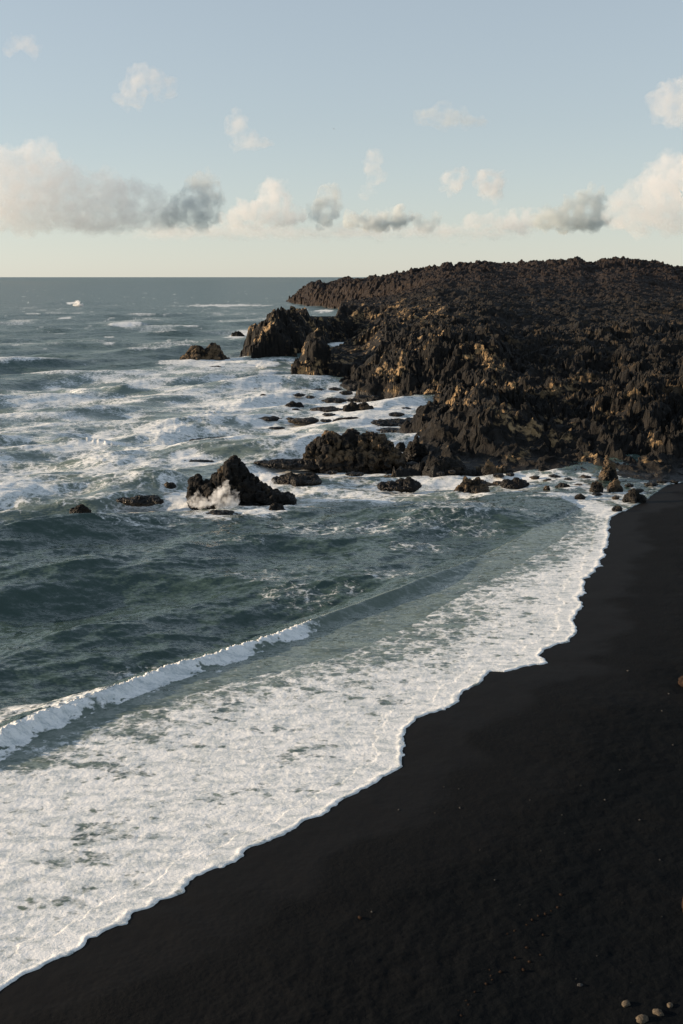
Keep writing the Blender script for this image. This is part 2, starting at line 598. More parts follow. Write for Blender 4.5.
    Z += sheet * (0.008 * fine + 0.010 * fluff) * sstep(0, -0.6, d) + 0.03 * foam * (~sheet) * fluff * sstep(500, 150, R)
    # rolled foam edge, then dive under the sand
    lip = np.exp(-((d + 0.16) / 0.13) ** 2) * 0.030
    Z = np.where((d > -1.2) & (R < 130), np.maximum(Z * sstep(0, -1.0, d), 0.012 * 0) + lip + 0.015, Z)
    Z = np.where(d > 0, -0.35 * np.clip(d / 0.12, 0, 1) - 0.02 * np.clip(d, 0, 40), Z)
    keep = d < 1.2
    me, sel = grid_mesh('sea', X + GX, Y + GY, Z, keep)
    attr(me, 'foam', np.clip(foam, 0, 1), sel)
    attr(me, 'turb', np.clip(turb, 0, 1), sel)
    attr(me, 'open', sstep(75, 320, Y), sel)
    m = NT('sea water')
    P = m.pos()
    fo, tu = m.attr('foam'), m.attr('turb')
    flat = m.mapping(P, (1, 1, 0))
    warp = m.noise(flat, 0.9, 3, 0.6, out=1)
    wp = m.vadd(flat, warp, 0.9)
    n1 = m.noise(wp, 1.3, 7, 0.62)
    n2 = m.noise(m.mapping(wp, (1.0, 1.6, 1)), 4.5, 5, 0.6)
    v1 = m.voro(wp, 1.1)
    v2 = m.voro(m.vadd(flat, warp, 0.5), 3.2)
    lace = m.math('ADD', m.math('MULTIPLY', m.ramp(v1, 0.0, 0.22, 1.0, 0.0), 0.5), m.math('MULTIPLY', m.ramp(v2, 0.0, 0.2, 1.0, 0.0), 0.25))
    nn = m.math('ADD', m.math('MULTIPLY', n1, 0.62), m.math('MULTIPLY', n2, 0.38))
    nn = m.math('ADD', m.ramp(nn, 0.3, 0.7, 0.0, 0.8, smooth=False), m.math('MULTIPLY', lace, 0.36))
    inv = m.math('SUBTRACT', 1.0, fo)
    mask = m.ramp(nn, m.math('SUBTRACT', m.math('MULTIPLY', inv, 1.12), 0.26), m.math('ADD', m.math('MULTIPLY', inv, 1.12), 0.20))
    mask = m.math('MULTIPLY', mask, m.ramp(fo, 0.02, 0.18))
    opn = m.attr('open')
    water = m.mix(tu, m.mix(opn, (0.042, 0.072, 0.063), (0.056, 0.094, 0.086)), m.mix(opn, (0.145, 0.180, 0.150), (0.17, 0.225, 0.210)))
    n4 = m.noise(m.mapping(flat, (1.0, 1.5, 1)), 9.0, 4, 0.65)
    n5 = m.noise(m.mapping(wp, (0.55, 1.5, 1), (0, 0, 0.25)), 1.6, 6, 0.68)
    thick = m.math('ADD', m.math('MULTIPLY', n4, 0.25), m.math('MULTIPLY', n5, 0.75))
    fcol = m.mix(m.ramp(thick, 0.36, 0.58), (0.50, 0.545, 0.55), (0.90, 0.895, 0.87))
    col = m.mix(mask, water, fcol)
    rough = m.ramp(mask, 0, 1, 0.12, 0.8, smooth=False)
    # ripples: the noise vector tilts the normal directly, so that the chop survives far out
    calmf = m.ramp(tu, 0.5, 0.9, 1.0, 0.6)
    r1 = m.noise(m.mapping(flat, (1.0, 1.8, 1), (0, 0, 0.35)), 0.55, 5, 0.62, out=1)
    r2 = m.noise(m.mapping(flat, (1.0, 1.6, 1), (0, 0, -0.3)), 3.2, 4, 0.6, out=1)
    off = m.n.new('ShaderNodeVectorMath')
    off.operation = 'ADD'
    m.t.links.new(r1, off.inputs[0])
    m.t.links.new(r2, off.inputs[1])
    sub = m.n.new('ShaderNodeVectorMath')
    sub.operation = 'SUBTRACT'
    m.t.links.new(off.outputs[0], sub.inputs[0])
    sub.inputs[1].default_value = (1, 1, 1)
    sc = m.n.new('ShaderNodeVectorMath')
    sc.operation = 'MULTIPLY'
    m.t.links.new(sub.outputs[0], sc.inputs[0])
    sc.inputs[1].default_value = (0.95, 1.15, 0.0)
    sc2 = m.n.new('ShaderNodeVectorMath')
    sc2.operation = 'SCALE'
    m.t.links.new(sc.outputs[0], sc2.inputs[0])
    m.plug(sc2.inputs['Scale'], calmf)
    ad = m.n.new('ShaderNodeVectorMath')
    ad.operation = 'ADD'
    m.t.links.new(m.n.new('ShaderNodeNewGeometry').outputs['Normal'], ad.inputs[0])
    m.t.links.new(sc2.outputs[0], ad.inputs[1])
    nm = m.n.new('ShaderNodeVectorMath')
    nm.operation = 'NORMALIZE'
    m.t.links.new(ad.outputs[0], nm.inputs[0])
    b2 = m.bump(m.math('ADD', m.math('MULTIPLY', n4, 0.5), n1), m.math('MULTIPLY', mask, 0.55), 0.09)
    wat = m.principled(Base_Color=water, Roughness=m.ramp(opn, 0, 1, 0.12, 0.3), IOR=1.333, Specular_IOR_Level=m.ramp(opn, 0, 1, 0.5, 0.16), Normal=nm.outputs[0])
    fsh = m.principled(Base_Color=fcol, Roughness=0.8, Specular_IOR_Level=0.2, Normal=b2)
    mx = m.n.new('ShaderNodeMixShader')
    m.plug(mx.inputs[0], mask)
    m.t.links.new(wat, mx.inputs[1])
    m.t.links.new(fsh, mx.inputs[2])
    s = mx.outputs[0]
    m.surface(s)
    return link('sea', me, m.m, 'structure', 'grey green sea with white surf running onto a black beach')


# ------------------------------------------------------------------ beach
def build_beach():
    r = np.concatenate([np.linspace(0.5, 14, 24)[:-1], H * F / np.arange(1570.0, 150.0, -1.1)])
    az = np.radians(np.linspace(-60, 75, 1500))
    R, A = np.meshgrid(r, az, indexing='ij')
    X, Y = R * np.sin(A), R * np.cos(A) - 0.0
    d = shore_sd(X, Y)
    Z = beach_z(d, X, Y)
    Z += sstep(1.5, 9, d) * (0.05 * fbm2(X / 3.0, Y / 3.0, 4, 81) + 0.03 * fbm2(X / 0.6, Y / 0.6, 3, 85)) + sstep(0.3, 2, d) * 0.006 * fbm2(X / 0.15, Y / 0.15, 2, 87)
    keep = d > -45
    me, sel = grid_mesh('beach', X, Y, Z, keep)
    e1, e2 = fbm2(X / 6, Y / 6, 3, 91), fbm2(X / 4, Y / 4, 3, 93)
    wet = 0.45 * sstep(9.5, 4.5, d + 2.6 * e1) + 0.55 * sstep(3.4, 1.6, d + 1.4 * e2)
    attr(me, 'wet', wet, sel)
    m = NT('black sand')
    P = m.pos()
    n1 = m.noise(P, 0.5, 5, 0.6)
    n2 = m.noise(P, 28.0, 3, 0.7)
    n3 = m.noise(P, 5.0, 5, 0.65)
    dry = m.mix(m.ramp(n1, 0.35, 0.7), (0.0026, 0.0038, 0.0050), (0.0044, 0.0052, 0.0060))
    grit = m.ramp(n2, 0.60, 0.80)
    dry = m.mix(m.math('MULTIPLY', grit, 0.8), dry, (0.04, 0.037, 0.033))
    col = m.mix(m.attr('wet'), dry, (0.0058, 0.0055, 0.0055))
    rough = m.ramp(m.attr('wet'), 0, 1, 0.92, 0.7)
    bh = m.math('ADD', m.math('MULTIPLY', n3, 0.7), m.math('MULTIPLY', n2, 0.12))
    b = m.bump(bh, m.ramp(m.attr('wet'), 0, 1, 0.7, 0.15), 0.10)
    m.surface(m.principled(Base_Color=col, Roughness=rough, Normal=b, Specular_IOR_Level=m.ramp(m.attr('wet'), 0, 1, 0.05, 0.10)))
    return link('beach', me, m.m, 'structure', 'black volcanic sand beach sloping to the surf')


def sand_at(px, py):
    z = 1.0
    for _ in range(12):
        p = at(px, py, z)
        d = shore_sd(np.array([p[0]]), np.array([p[1]]))
        z = float(beach_z(d, None, None)[0])
    p[2] = z
    return p


# ------------------------------------------------------------------ rock material
def rock_material(name, ochre=0.5, red=0.0, scale=1.0, lo=0.535, tan=(0.42, 0.285, 0.145)):
    m = NT(name)
    P = m.pos()
    n1 = m.noise(P, 0.22 * scale, 5, 0.6)
    n2 = m.noise(P, 1.3 * scale, 6, 0.65)
    n3 = m.noise(P, 6.0 * scale, 4, 0.7)
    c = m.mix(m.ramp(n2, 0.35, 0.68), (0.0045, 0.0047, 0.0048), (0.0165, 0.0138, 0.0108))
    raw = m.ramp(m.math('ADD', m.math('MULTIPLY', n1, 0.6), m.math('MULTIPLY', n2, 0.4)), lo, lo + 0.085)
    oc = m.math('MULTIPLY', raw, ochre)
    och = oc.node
    c = m.mix(oc, c, tan)  # patches of brown rock; on the lava field also painted sunlit gold
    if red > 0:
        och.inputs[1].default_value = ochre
        m.plug(och.inputs[0], m.math('MULTIPLY', raw, m.ramp(m.attr('inland'), 0, 1, 1.0, 0.12)))  # painted sunlit gold kept mostly to the seaward side, fading inland
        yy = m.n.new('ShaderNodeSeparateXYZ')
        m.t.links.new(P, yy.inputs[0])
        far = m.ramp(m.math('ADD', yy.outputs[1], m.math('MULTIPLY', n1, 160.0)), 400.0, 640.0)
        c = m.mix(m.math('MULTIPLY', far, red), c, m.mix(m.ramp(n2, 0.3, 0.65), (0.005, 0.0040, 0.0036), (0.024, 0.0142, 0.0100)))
    zz = m.n.new('ShaderNodeSeparateXYZ')                  # soaked band where the swell washes the rock
    m.t.links.new(P, zz.inputs[0])
    wet = m.ramp(m.math('ADD', zz.outputs[2], m.math('MULTIPLY', n1, -1.0)), -0.25, 0.35, 1.0, 0.0)
    c = m.mix(m.math('MULTIPLY', wet, 0.6), c, (0.006, 0.006, 0.006))
    h = m.math('ADD', m.math('MULTIPLY', n2, 0.75), m.math('MULTIPLY', n3, 0.25))
    b = m.bump(h, 0.9, 0.5 / scale)
    return m.surface(m.principled(Base_Color=c, Roughness=m.ramp(wet, 0, 1, 0.85, 0.4), Normal=b, Specular_IOR_Level=0.25))


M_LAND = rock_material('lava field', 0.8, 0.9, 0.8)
M_ROCK = rock_material('sea rock', 0.8, 0, 1.6, 0.47, (0.15, 0.105, 0.062))
M_DARK = rock_material('wet lava', 0.15, 0, 1.8)


# ------------------------------------------------------------------ headland
def build_headland():
    r = np.exp(np.arange(math.log(86.0), math.log(1030.0), 0.003))
    az = np.radians(np.linspace(-6.0, 32, 1080))
    R, A = np.meshgrid(r, az, indexing='ij')
    X, Y = R * np.sin(A), R * np.cos(A)
    jx = 2.2 * fbm2(X / 7, Y / 7, 3, 101) * sstep(80, 200, R) + 0.7 * fbm2(X / 2, Y / 2, 2, 103)
    jy = 2.2 * fbm2(X / 7, Y / 7, 3, 105) * sstep(80, 200, R) + 0.7 * fbm2(X / 2, Y / 2, 2, 107)
    d = poly_dist(X + jx, Y + jy, COAST)
    ins = inside(X + jx, Y + jy, COAST)
    d = np.where(ins, d, -d)
    U = 341.5 + F * X / Y
    plateau = np.interp(U, [240, 265, 300, 330, 400, 440, 485, 520, 600, 683, 900], [12.0, 11.5, 9.0, 8.0, 8.0, 9.5, 9.5, 7.0, 6.0, 6.0, 7])
    zfar = np.interp(U, [286, 290, 296, 312, 320, 326, 340, 357, 382, 401, 423, 451, 468, 499, 535, 575, 588, 605, 628, 646, 683, 900],
                     [2, 4, 7.0, 13.5, 13.5, 11.0, 15.2, 16, 17.8, 20.5, 23, 25, 26.4, 26.8, 28.2, 29.4, 27, 30, 30.4, 27, 24, 24])
    b = sstep(170, 880, R)
    wide = np.interp(U, [250, 330, 420, 490, 540, 683, 900], [7, 9, 16, 22, 42, 55, 55]) * np.interp(R, [100, 250, 900], [1, 1, 1.6])
    edge = np.clip(d / wide, 0, 1) ** np.interp(U, [300, 400, 470, 900], [0.55, 0.8, 1.0, 1.0])
    base = (plateau * (1 - b) + zfar * b) * edge
    shelf = sstep(0, 2.5, d)
    near = np.maximum(sstep(360, 130, R), 0.85 * sstep(356, 336, U) * sstep(400, 340, R))
    n1 = ridge2(X / 19, Y / 24, 4, 111, 0.5)
    n2 = ridge2(X / 5.5 + 3, Y / 5.5, 4, 121, 0.55)
    steep = sstep(0.0, 0.3, edge)
    patch = 0.35 + 0.9 * sstep(-0.35, 0.45, fbm2(X / 34, Y / 42, 3, 175))
    b1 = blocks(X, Y * 0.8, 8.5, 141, 2.0)
    b2 = blocks(X + 3, Y * 0.85, 3.2, 151, 1.8)
    b3 = blocks(X + 7, Y * 0.9, 1.25, 161, 1.5)
    b4 = blocks(X + 1, Y, 0.55, 167, 1.3)
    bf = blocks(X, Y * 0.7, 22, 165, 3.0)
    crag = steep * (0.3 + 0.7 * near) * (1.5 * near * (n1 - 0.85) + 2.6 * (b1 - 0.25) + 0.5 * (n2 - 0.7))
    crag += steep * patch * ((0.3 + 1.5 * near) * (b2 - 0.3) + (0.05 + 0.75 * near) * (b3 - 0.3) + 0.32 * near * (b4 - 0.3) + 0.35 * fbm2(X / 1.3, Y / 1.3, 3, 177, 0.6) * (0.3 + 0.7 * near))
    crag += sstep(1, 6, d) * sstep(340, 310, U) * sstep(230, 262, R) * sstep(360, 330, R) * (2.2 * (ridge2(X / 8.5, Y / 9, 3, 191, 0.45) - 0.8))
    crag += sstep(4, 45, d) * (2.8 * fbm2(X / 60, Y / 45, 3, 171) + 0.5 * fbm2(X / 9, Y / 9, 3, 173, 0.6))
    crag += sstep(420, 800, R) * sstep(0, 30, d) * 2.6 * bf
    crag += sstep(420, 800, R) * steep * (3.4 * (blocks(X, Y * 0.5, 11.0, 169, 2.0) - 0.3) + 1.6 * fbm2(X / 5, Y / 12, 3, 221, 0.6))
    # low ground: the inlets behind the pinnacle stay open, seen over it
    cap = np.full_like(X, 60.0)
    cap = np.where((U > 322) & (U < 385) & (R > 190) & (R < 275), 3.0 + 4.5 * sstep(362, 385, U) + 5 * sstep(330, 322, U), cap)
    cap = np.where((U > 303) & (U < 345) & (R > 275) & (R < 600), np.maximum(20 - 41.0 / F * R, 0.6) + 9 * sstep(335, 345, U) + 6 * sstep(311, 303, U), cap)
    Z = base + crag
    Z = np.where(Z > cap, cap + 0.12 * (Z - cap), Z)
    pin = at(316, 382)
    pd = np.hypot((X - pin[0]) / 1.0, (Y - pin[1] - 3.5) / 1.2)
    Z = np.maximum(Z, 8.6 * np.clip(1.15 - (pd / 3.6) ** 2.5, 0, 1) + 1.2 * (n2 - 0.7) - 30 * sstep(3.2, 5, pd))
    Z = Z + shelf * 0.5 * (n2 - 0.3)
    Z = np.where(d > 0, Z, -1.2 + np.maximum(d, -3) * 0.8 + 1.2 * np.clip(1 + d / 0.7, 0, 1))
    # rubble: broken blocks standing off the foot of the lava, in the water and on the sand
    q = sstep(-9.5, 1.0, d) * sstep(-0.25, 0.35, fbm2(X / 6, Y / 6, 3, 211)) * sstep(190, 150, R) * sstep(3, 0.5, d)
    Z = np.maximum(Z, np.where((q > 0.05) & (d > -9.5), -1.1 + q * (2.3 * b2 + 1.0 * b3 + 0.3 * b4), -9.0))
    # on the landward side of the beach the rock starts on the sand
    bd = shore_sd(X, Y)
    Z = np.where(bd > 0, np.maximum(Z, -1.5) + np.where(d > -9.5, np.clip(bd, 0, 60) * 0.05, -0.6), Z)
    # sideways ruggedness, so that faces lean and overhang
    s = sstep(-6, 2, d)
    X2 = X + s * (0.45 * noise3(X / 2.4, Y / 2.4, Z / 1.8, 181) + 0.32 * noise3(X / 0.9, Y / 0.9, Z / 0.7, 183))
    Y2 = Y + s * (0.45 * noise3(X / 2.4, Y / 2.4, Z / 1.8, 187) + 0.32 * noise3(X / 0.9, Y / 0.9, Z / 0.7, 189))
    me, sel = grid_mesh('headland', X2, Y2, Z, d > -10)
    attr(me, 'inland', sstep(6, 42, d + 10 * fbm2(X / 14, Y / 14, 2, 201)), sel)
    me.polygons.foreach_set('use_smooth', np.zeros(len(me.polygons), bool))
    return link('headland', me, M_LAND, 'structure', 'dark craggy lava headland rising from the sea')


# ------------------------------------------------------------------ rocks standing in the water
dg_cache = []


def remeshed(blobs, voxel):
    """one closed skin round a list of ellipsoids (x, y, z, rx, ry, rz)"""
    bm = bmesh.new()
    for (x, y, z, a, b, c) in blobs:
        r = bmesh.ops.create_icosphere(bm, subdivisions=3, radius=1.0)
        for v in r['verts']:
            v.co = Vector((x + v.co.x * a, y + v.co.y * b, z + v.co.z * c))
    me = bpy.data.meshes.new('lump')
    bm.to_mesh(me)
    bm.free()
    o = bpy.data.objects.new('lump', me)
    COL.objects.link(o)
    md = o.modifiers.new('r', 'REMESH')
    md.mode = 'VOXEL'
    md.voxel_size = voxel
    dg = bpy.context.evaluated_depsgraph_get()
    new = bpy.data.meshes.new_from_object(o.evaluated_get(dg))
    bpy.data.objects.remove(o, do_unlink=True)
    bpy.data.meshes.remove(me)
    return new


def roughen(me, amps, seed, smooth=False, billow=False, off=(0, 0, 0)):
    n = len(me.vertices)
    co = np.empty(n * 3, np.float32)
    me.vertices.foreach_get('co', co)
    co = co.reshape(-1, 3).astype(np.float64)
    no = np.empty(n * 3, np.float32)
    me.vertex_normals.foreach_get('vector', no)
    no = no.reshape(-1, 3)
    dsp = np.zeros(n)
    for k, (sc, am) in enumerate(amps):
        q = noise3(co[:, 0] / sc + off[0], co[:, 1] / sc + off[1], co[:, 2] / sc + off[2] + seed * 3.7, seed + k)
        if billow:
            dsp += am * (np.abs(q) * 2 - 0.4)
        else:
            dsp += am * ((1 - np.abs(q) * 2.0) * 0.7 + 0.5 * q - 0.35)
    co = co + no * dsp[:, None]
    me.vertices.foreach_set('co', co.astype(np.float32).ravel())
    me.polygons.foreach_set('use_smooth', np.full(len(me.polygons), smooth))
    me.update()


def rock(label, x0, x1, yb, yt, kind='lump', peaks=None, seed=1, mat=None, name='sea_rock', group=None, cat='rock', z0=0.0, outline=None):
    if RECORD:
        FOOT.append((x0, x1, yb, yt))
        return
    rg = random.Random(seed)
    c0 = at((x0 + x1) / 2, yb, z0)
    D = c0[1]
    px = D / F
    ang = math.atan2(H - z0, D)
    W = (x1 - x0) * px
    ext = (yb - yt) * px
    blobs = []
    if outline:
        kind, peaks = 'lump', []
    if kind == 'flat':
        L = min(max(ext / math.sin(ang) * 0.55, W * 0.25), W * 0.9)
        h = max(ext * 0.42, 0.22)
    else:
        L = W * 0.55
        h = max((ext - 0.3 * L * math.sin(ang)) / math.cos(ang), ext * 0.55)
    if peaks is None:
        n = 9 if kind == 'flat' else 8
        for i in range(n):
            u = (i + 0.5) / n * 2 - 1 + rg.uniform(-0.12, 0.12)
            k = math.sqrt(max(0.05, 1 - u * u * 0.85))
            rx = W * rg.uniform(0.11, 0.2)
            hh = h * k * rg.uniform(0.55, 1.05)
            blobs.append((u * (W / 2 - rx * 0.6), L * 0.5 * rg.uniform(-0.35, 0.35), hh * 0.15, rx, L * 0.5 * rg.uniform(0.5, 0.95) * k, hh * 0.85))
        blobs.append((0, 0, -h * 0.2, W * 0.42, L * 0.4, h * 0.7))
    else:
        for (ppx, tpy, rad) in peaks:                     # top of each peak in the picture, radius at its foot
            hx = (ppx - (x0 + x1) / 2) * px
            hz = max((yb - tpy) * px / math.cos(ang) - 0.25 * L * math.sin(ang), 0.25)
            R0 = rad * px
            oy = rg.uniform(-0.12, 0.12) * L
            ns = 5
            for s in range(ns):
                t = s / (ns - 1)
                rr = R0 * (1 - 0.72 * t ** 0.9)
                zz = hz * (t * 0.86)
                blobs.append((hx + rg.uniform(-0.12, 0.12) * R0, oy + rg.uniform(-0.12, 0.12) * R0, zz, rr, rr * 0.95, max(rr * 0.7, hz * 0.17)))
        blobs.append((0, 0, -0.15 * h, W * 0.45, L * 0.42, h * 0.35))
    if outline:                                           # ridge line of the rock: columns of lumps, deeper where it is taller
        ox = np.array([q[0] for q in outline])
        oy_ = np.array([q[1] for q in outline])
        n = int((x1 - x0) / 3) + 4
        ybc = yb - 0.42 * L * math.sin(ang) / px
        for u in np.linspace(x0 + 2, x1 - 2, n):
            zt = max((ybc - float(np.interp(u, ox, oy_))) * px / math.cos(ang), 0.15)
            hx = (u - (x0 + x1) / 2) * px
            rx = (x1 - x0) / n * px * rg.uniform(0.8, 1.5)
            dep = L * 0.5 * (0.45 + 0.55 * min(1, zt / max(h, 0.1)))
            jy = rg.uniform(-0.12, 0.12) * L
            blobs.append((hx, jy, zt * 0.32, rx, dep * 0.62, zt * 0.66))
            blobs.append((hx + rg.uniform(-0.5, 0.5) * rx, jy - dep * 0.45, zt * 0.1, rx * 1.2, dep * 0.5, zt * rg.uniform(0.25, 0.42)))
            blobs.append((hx, jy + dep * 0.4, zt * 0.1, rx * 1.3, dep * 0.6, zt * 0.55))
    if outline:
        for q in range(16):                               # knobs and broken blocks on its flanks
            u = rg.uniform(x0 + 0.1 * (x1 - x0), x1 - 0.1 * (x1 - x0))
            zt = max((ybc - float(np.interp(u, ox, oy_))) * px / math.cos(ang), 0.15)
            rr = h * rg.uniform(0.08, 0.17)
            blobs.append(((u - (x0 + x1) / 2) * px, -L * rg.uniform(0.1, 0.36), zt * rg.uniform(0.1, 0.62), rr * rg.uniform(0.8, 1.3), rr, rr * rg.uniform(0.7, 1.2)))
    vox = max(1.1 * px, min(W, L) / 60.0, 0.02)
    me = remeshed(blobs, vox)
    sc = max(min(ext, W * 0.5), 0.3)
    am = 0.55 if outline else 1.0
    roughen(me, [(sc * 0.55, sc * 0.16 * am), (sc * 0.22, sc * 0.13), (sc * 0.09, sc * 0.07)], seed)
    loc = (c0[0], c0[1] + L * 0.42, z0 + (0.18 if W < 3.5 and z0 == 0 else 0.06 if z0 == 0 else 0))
    return link(name, me, mat or M_ROCK, None, label, cat, group, loc)


FOOT, RECORD = [], False


def build_rocks():
    rock('twin peaked brown sea stack standing alone in open water left of the cliff', 180, 227, 362, 342, outline=[(180, 358), (186, 354), (192, 346), (197, 344), (201, 350), (206, 349), (211, 343), (216, 345), (221, 354), (227, 360)], seed=3, name='sea_stack')
    rock('big black triangular rock with white spray bursting on its left flank', 187, 294, 505, 461, outline=[(187, 481), (190, 475), (195, 474), (199, 479), (208, 478), (213, 475), (219.5, 468), (227, 460), (232.5, 456), (239, 463), (246, 474), (256, 481), (265, 488), (277, 494), (294, 499)], seed=5, name='sea_stack', mat=M_DARK)
    rock('broad knobbly brown rock island, largest of the rocks in the white surf', 305, 404, 466, 428, outline=[(305, 449), (313, 442), (320, 436), (327, 429), (334, 433), (341, 436), (350, 428), (356, 432), (363, 435), (372, 431), (382, 433), (389, 439), (397, 449), (404, 458)], seed=7, name='sea_stack')
    rock('long low black ledge stretching left from the broad rock island', 253, 350, 467, 455, 'flat', seed=9, mat=M_DARK, name='rock_ledge')
    rock('dark flat ledge between the triangular rock and the broad rock island', 272, 322, 485, 468, 'flat', seed=11, mat=M_DARK, name='rock_ledge')
    rock('thin black slab awash in foam just below the triangular rock', 186, 240, 519, 508, 'flat', seed=13, mat=M_DARK, name='rock_ledge')
    rock('small dark round rock right of the triangular rock foot', 268, 285, 513, 504, seed=15, mat=M_DARK)
    rock('small dark lump awash left of the wave washed reef, nearest the left edge', 69, 90, 516, 506, seed=17, mat=M_DARK)
    rock('brown reef half covered by a breaking swell left of the triangular rock', 114, 162, 504, 492, 'flat', seed=19, mat=M_DARK, name='rock_ledge')
    rock('tiny brown rock between the half covered reef and the triangular rock', 163, 176, 489, 482, seed=21)
    rock('long flat dark rock with a pointed right end in the pale surf', 187, 250, 443, 435, 'flat', seed=23, mat=M_DARK, name='rock_ledge')
    rock('narrow dark streak of rock above the left shoulder of the triangular rock', 173, 213, 463, 458, 'flat', seed=25, mat=M_DARK, name='rock_ledge')
    rock('tiny black rock in open sea between the lone stack and the cliff top', 231, 244, 336, 331, seed=27, mat=M_DARK)
    rock('flat brown rock awash in front of the cliff foot', 237, 260, 391, 386, 'flat', seed=29)
    rock('low brown shoal just below the lone twin peaked stack', 208, 222, 369, 364, 'flat', seed=31)
    rock('small dark rock in the foam below the lit cliff foot', 262, 275, 374, 370, 'flat', seed=33, mat=M_DARK)
    rock('small black boulder left of the tall pinnacle foot', 274, 282, 388, 383, seed=35, mat=M_DARK)
    rock('tiny black boulder beside the spray left of the pinnacle', 267, 272, 389, 386, seed=36, mat=M_DARK)
    rock('small dark rock below the flat brown cliff foot rock', 259, 268, 397, 393, 'flat', seed=37, mat=M_DARK)
    rock('jagged small black rock left of two brown ledges below the pinnacle', 283, 304, 409, 402, seed=39, mat=M_DARK)
    rock('brown ledge with knobs below the pinnacle, left one of its row', 310, 343, 412, 404, 'flat', seed=41, name='rock_ledge')
    rock('dark ledge hugging the shore right below the pinnacle', 322, 346, 402, 395, 'flat', seed=43, mat=M_DARK, name='rock_ledge')
    rock('dark flat rock in the surf left of the brown speckled rock', 258, 280, 421, 415, 'flat', seed=45, mat=M_DARK)
    rock('brown speckled flat rock above the broad rock island', 288, 319, 423, 415, 'flat', seed=47)
    rock('small low dark rock between the brown speckled rock and the broad island', 268, 286, 430, 427, 'flat', seed=48, mat=M_DARK)
    rock('tall lumpy dark ledge right of the brown knobbed ledge', 340, 376, 413, 402, seed=49, mat=M_DARK, name='rock_ledge')
    rock('jagged dark ledge directly above the left peak of the broad island', 333, 366, 424, 413, 'flat', seed=51, mat=M_DARK, name='rock_ledge')
    rock('long dark ledge reaching from the surf toward the headland shore', 365, 416, 426, 416, 'flat', seed=53, mat=M_DARK, name='rock_ledge')
    rock('thin dark ledge just above the right shoulder of the broad island', 378, 405, 432, 426, 'flat', seed=55, mat=M_DARK, name='rock_ledge')
    rock('small round black rock right beside the broad island', 395, 406, 451, 442, seed=57, mat=M_DARK)
    rock('black low rock alone in the foam right below the broad island', 378, 421, 489, 478, 'flat', peaks=[(410, 479, 9), (402, 481, 9), (392, 484, 7), (384, 485, 6), (416, 483, 6)], seed=59, mat=M_DARK)
    rock('small flat dark rock below the dark flat ledge', 298, 321, 485.5, 480, 'flat', seed=61, mat=M_DARK)
    rock('tiny dark rock right of the dark flat ledge end', 325, 338, 475, 470, 'flat', seed=63, mat=M_DARK)
    rock('tiny flat rock under the middle of the broad island', 345, 366, 477, 472, 'flat', seed=65, mat=M_DARK)
    rock('brown cracked boulder in shallow water in front of the headland', 457, 489, 495, 478, peaks=[(467, 478.5, 9), (477, 480, 10), (484, 486, 7), (462, 486, 7)], seed=67)
    rock('black rock spur at the foot of the headland beside the foam', 424, 468, 472, 457, seed=69, mat=M_DARK)
    rock('black hump rock at the shore right of the small round rock', 404, 428, 458, 436, seed=71, mat=M_DARK)
    for k, (x, y, w, hh) in enumerate([(352, 401, 10, 4), (371, 405, 9, 4), (388, 409, 12, 4), (396, 416, 10, 4), (348, 394, 9, 4), (374, 398, 8, 3), (405, 411, 9, 5), (412, 421, 9, 4),
                                       (330, 416, 9, 3), (300, 396, 8, 3), (420, 446, 9, 4), (412, 466, 9, 4), (296, 411, 6, 3), (318, 391, 9, 3), (336, 390, 8, 3), (309, 398, 7, 3), (362, 398, 11, 4), (385, 403, 10, 4), (397, 406, 9, 4),
                                       (346, 408, 8, 3), (379, 413, 9, 3), (420, 410, 9, 4), (350, 420, 8, 3), (326, 422, 7, 3), (408, 427, 10, 4), (392, 436, 8, 4), (290, 420, 6, 3), (246, 420, 6, 2.5)]):
        rock('small black reef rock in the white water between the broad island and the headland shore', x - w * (0.6 + 0.09 * (k % 5)), x + w * (0.6 + 0.09 * (k % 4)), y + 0.5, y - hh - 0.8, 'flat', seed=300 + k, mat=M_DARK, name='reef_rock',
             group='small reef rocks off the headland shore')
    for k, (x, y, w, hh) in enumerate([(441, 476, 9, 4), (452, 474, 7, 4), (499, 478, 9, 5), (512, 477, 7, 4), (522, 484, 10, 4), (535, 480, 8, 5), (549, 483, 8, 4), (556, 479, 9, 5), (568, 482, 8, 4),
                                       (580, 488, 9, 5), (586, 480, 10, 6), (598, 497, 7, 4), (630, 488, 9, 6), (640, 493, 8, 5), (652, 487, 10, 6), (664, 484, 9, 6), (675, 484, 8, 5), (616, 500, 7, 4)]):
        rock('small dark rubble rock lying along the headland foot beside the head of the beach', x - w * (0.5 + 0.1 * (k % 4)), x + w * (0.5 + 0.1 * (k % 3)), y, y - hh, 'flat', seed=400 + k, mat=M_ROCK if k % 4 == 1 else M_DARK, name='rubble_rock',
             group='rubble rocks along the headland foot')
    # boulders where the headland meets the sand
    bb = [((482, 496, 473, 461), 'brown boulder at the waterline right of the black rock spur', 73),
          ((590, 604, 494, 480), 'brown boulder in the shallows at the head of the beach, left of a pair', 75),
          ((607, 623, 493, 480), 'brown boulder in the shallows at the head of the beach, right of a pair', 77),
          ((624, 647, 503, 490), 'dark boulder at the tip of the sand, nearest the beach', 79),
          ((538, 549, 474, 466), 'small brown boulder at the headland foot above the curling foam loop', 81),
          ((543, 551, 492, 486), 'small pale boulder in the curling foam loop', 83),
          ((500, 530, 488, 480), 'low dark rock in shallow water right of the cracked boulder', 85),
          ((556, 572, 490, 484), 'low dark rock in shallow water below the headland foot', 87),
          ((575, 586, 500, 495), 'low wet rock just above the curling foam', 89),
          ((612, 624, 512, 507), 'tiny wet rock at the upper corner of the foam', 91)]
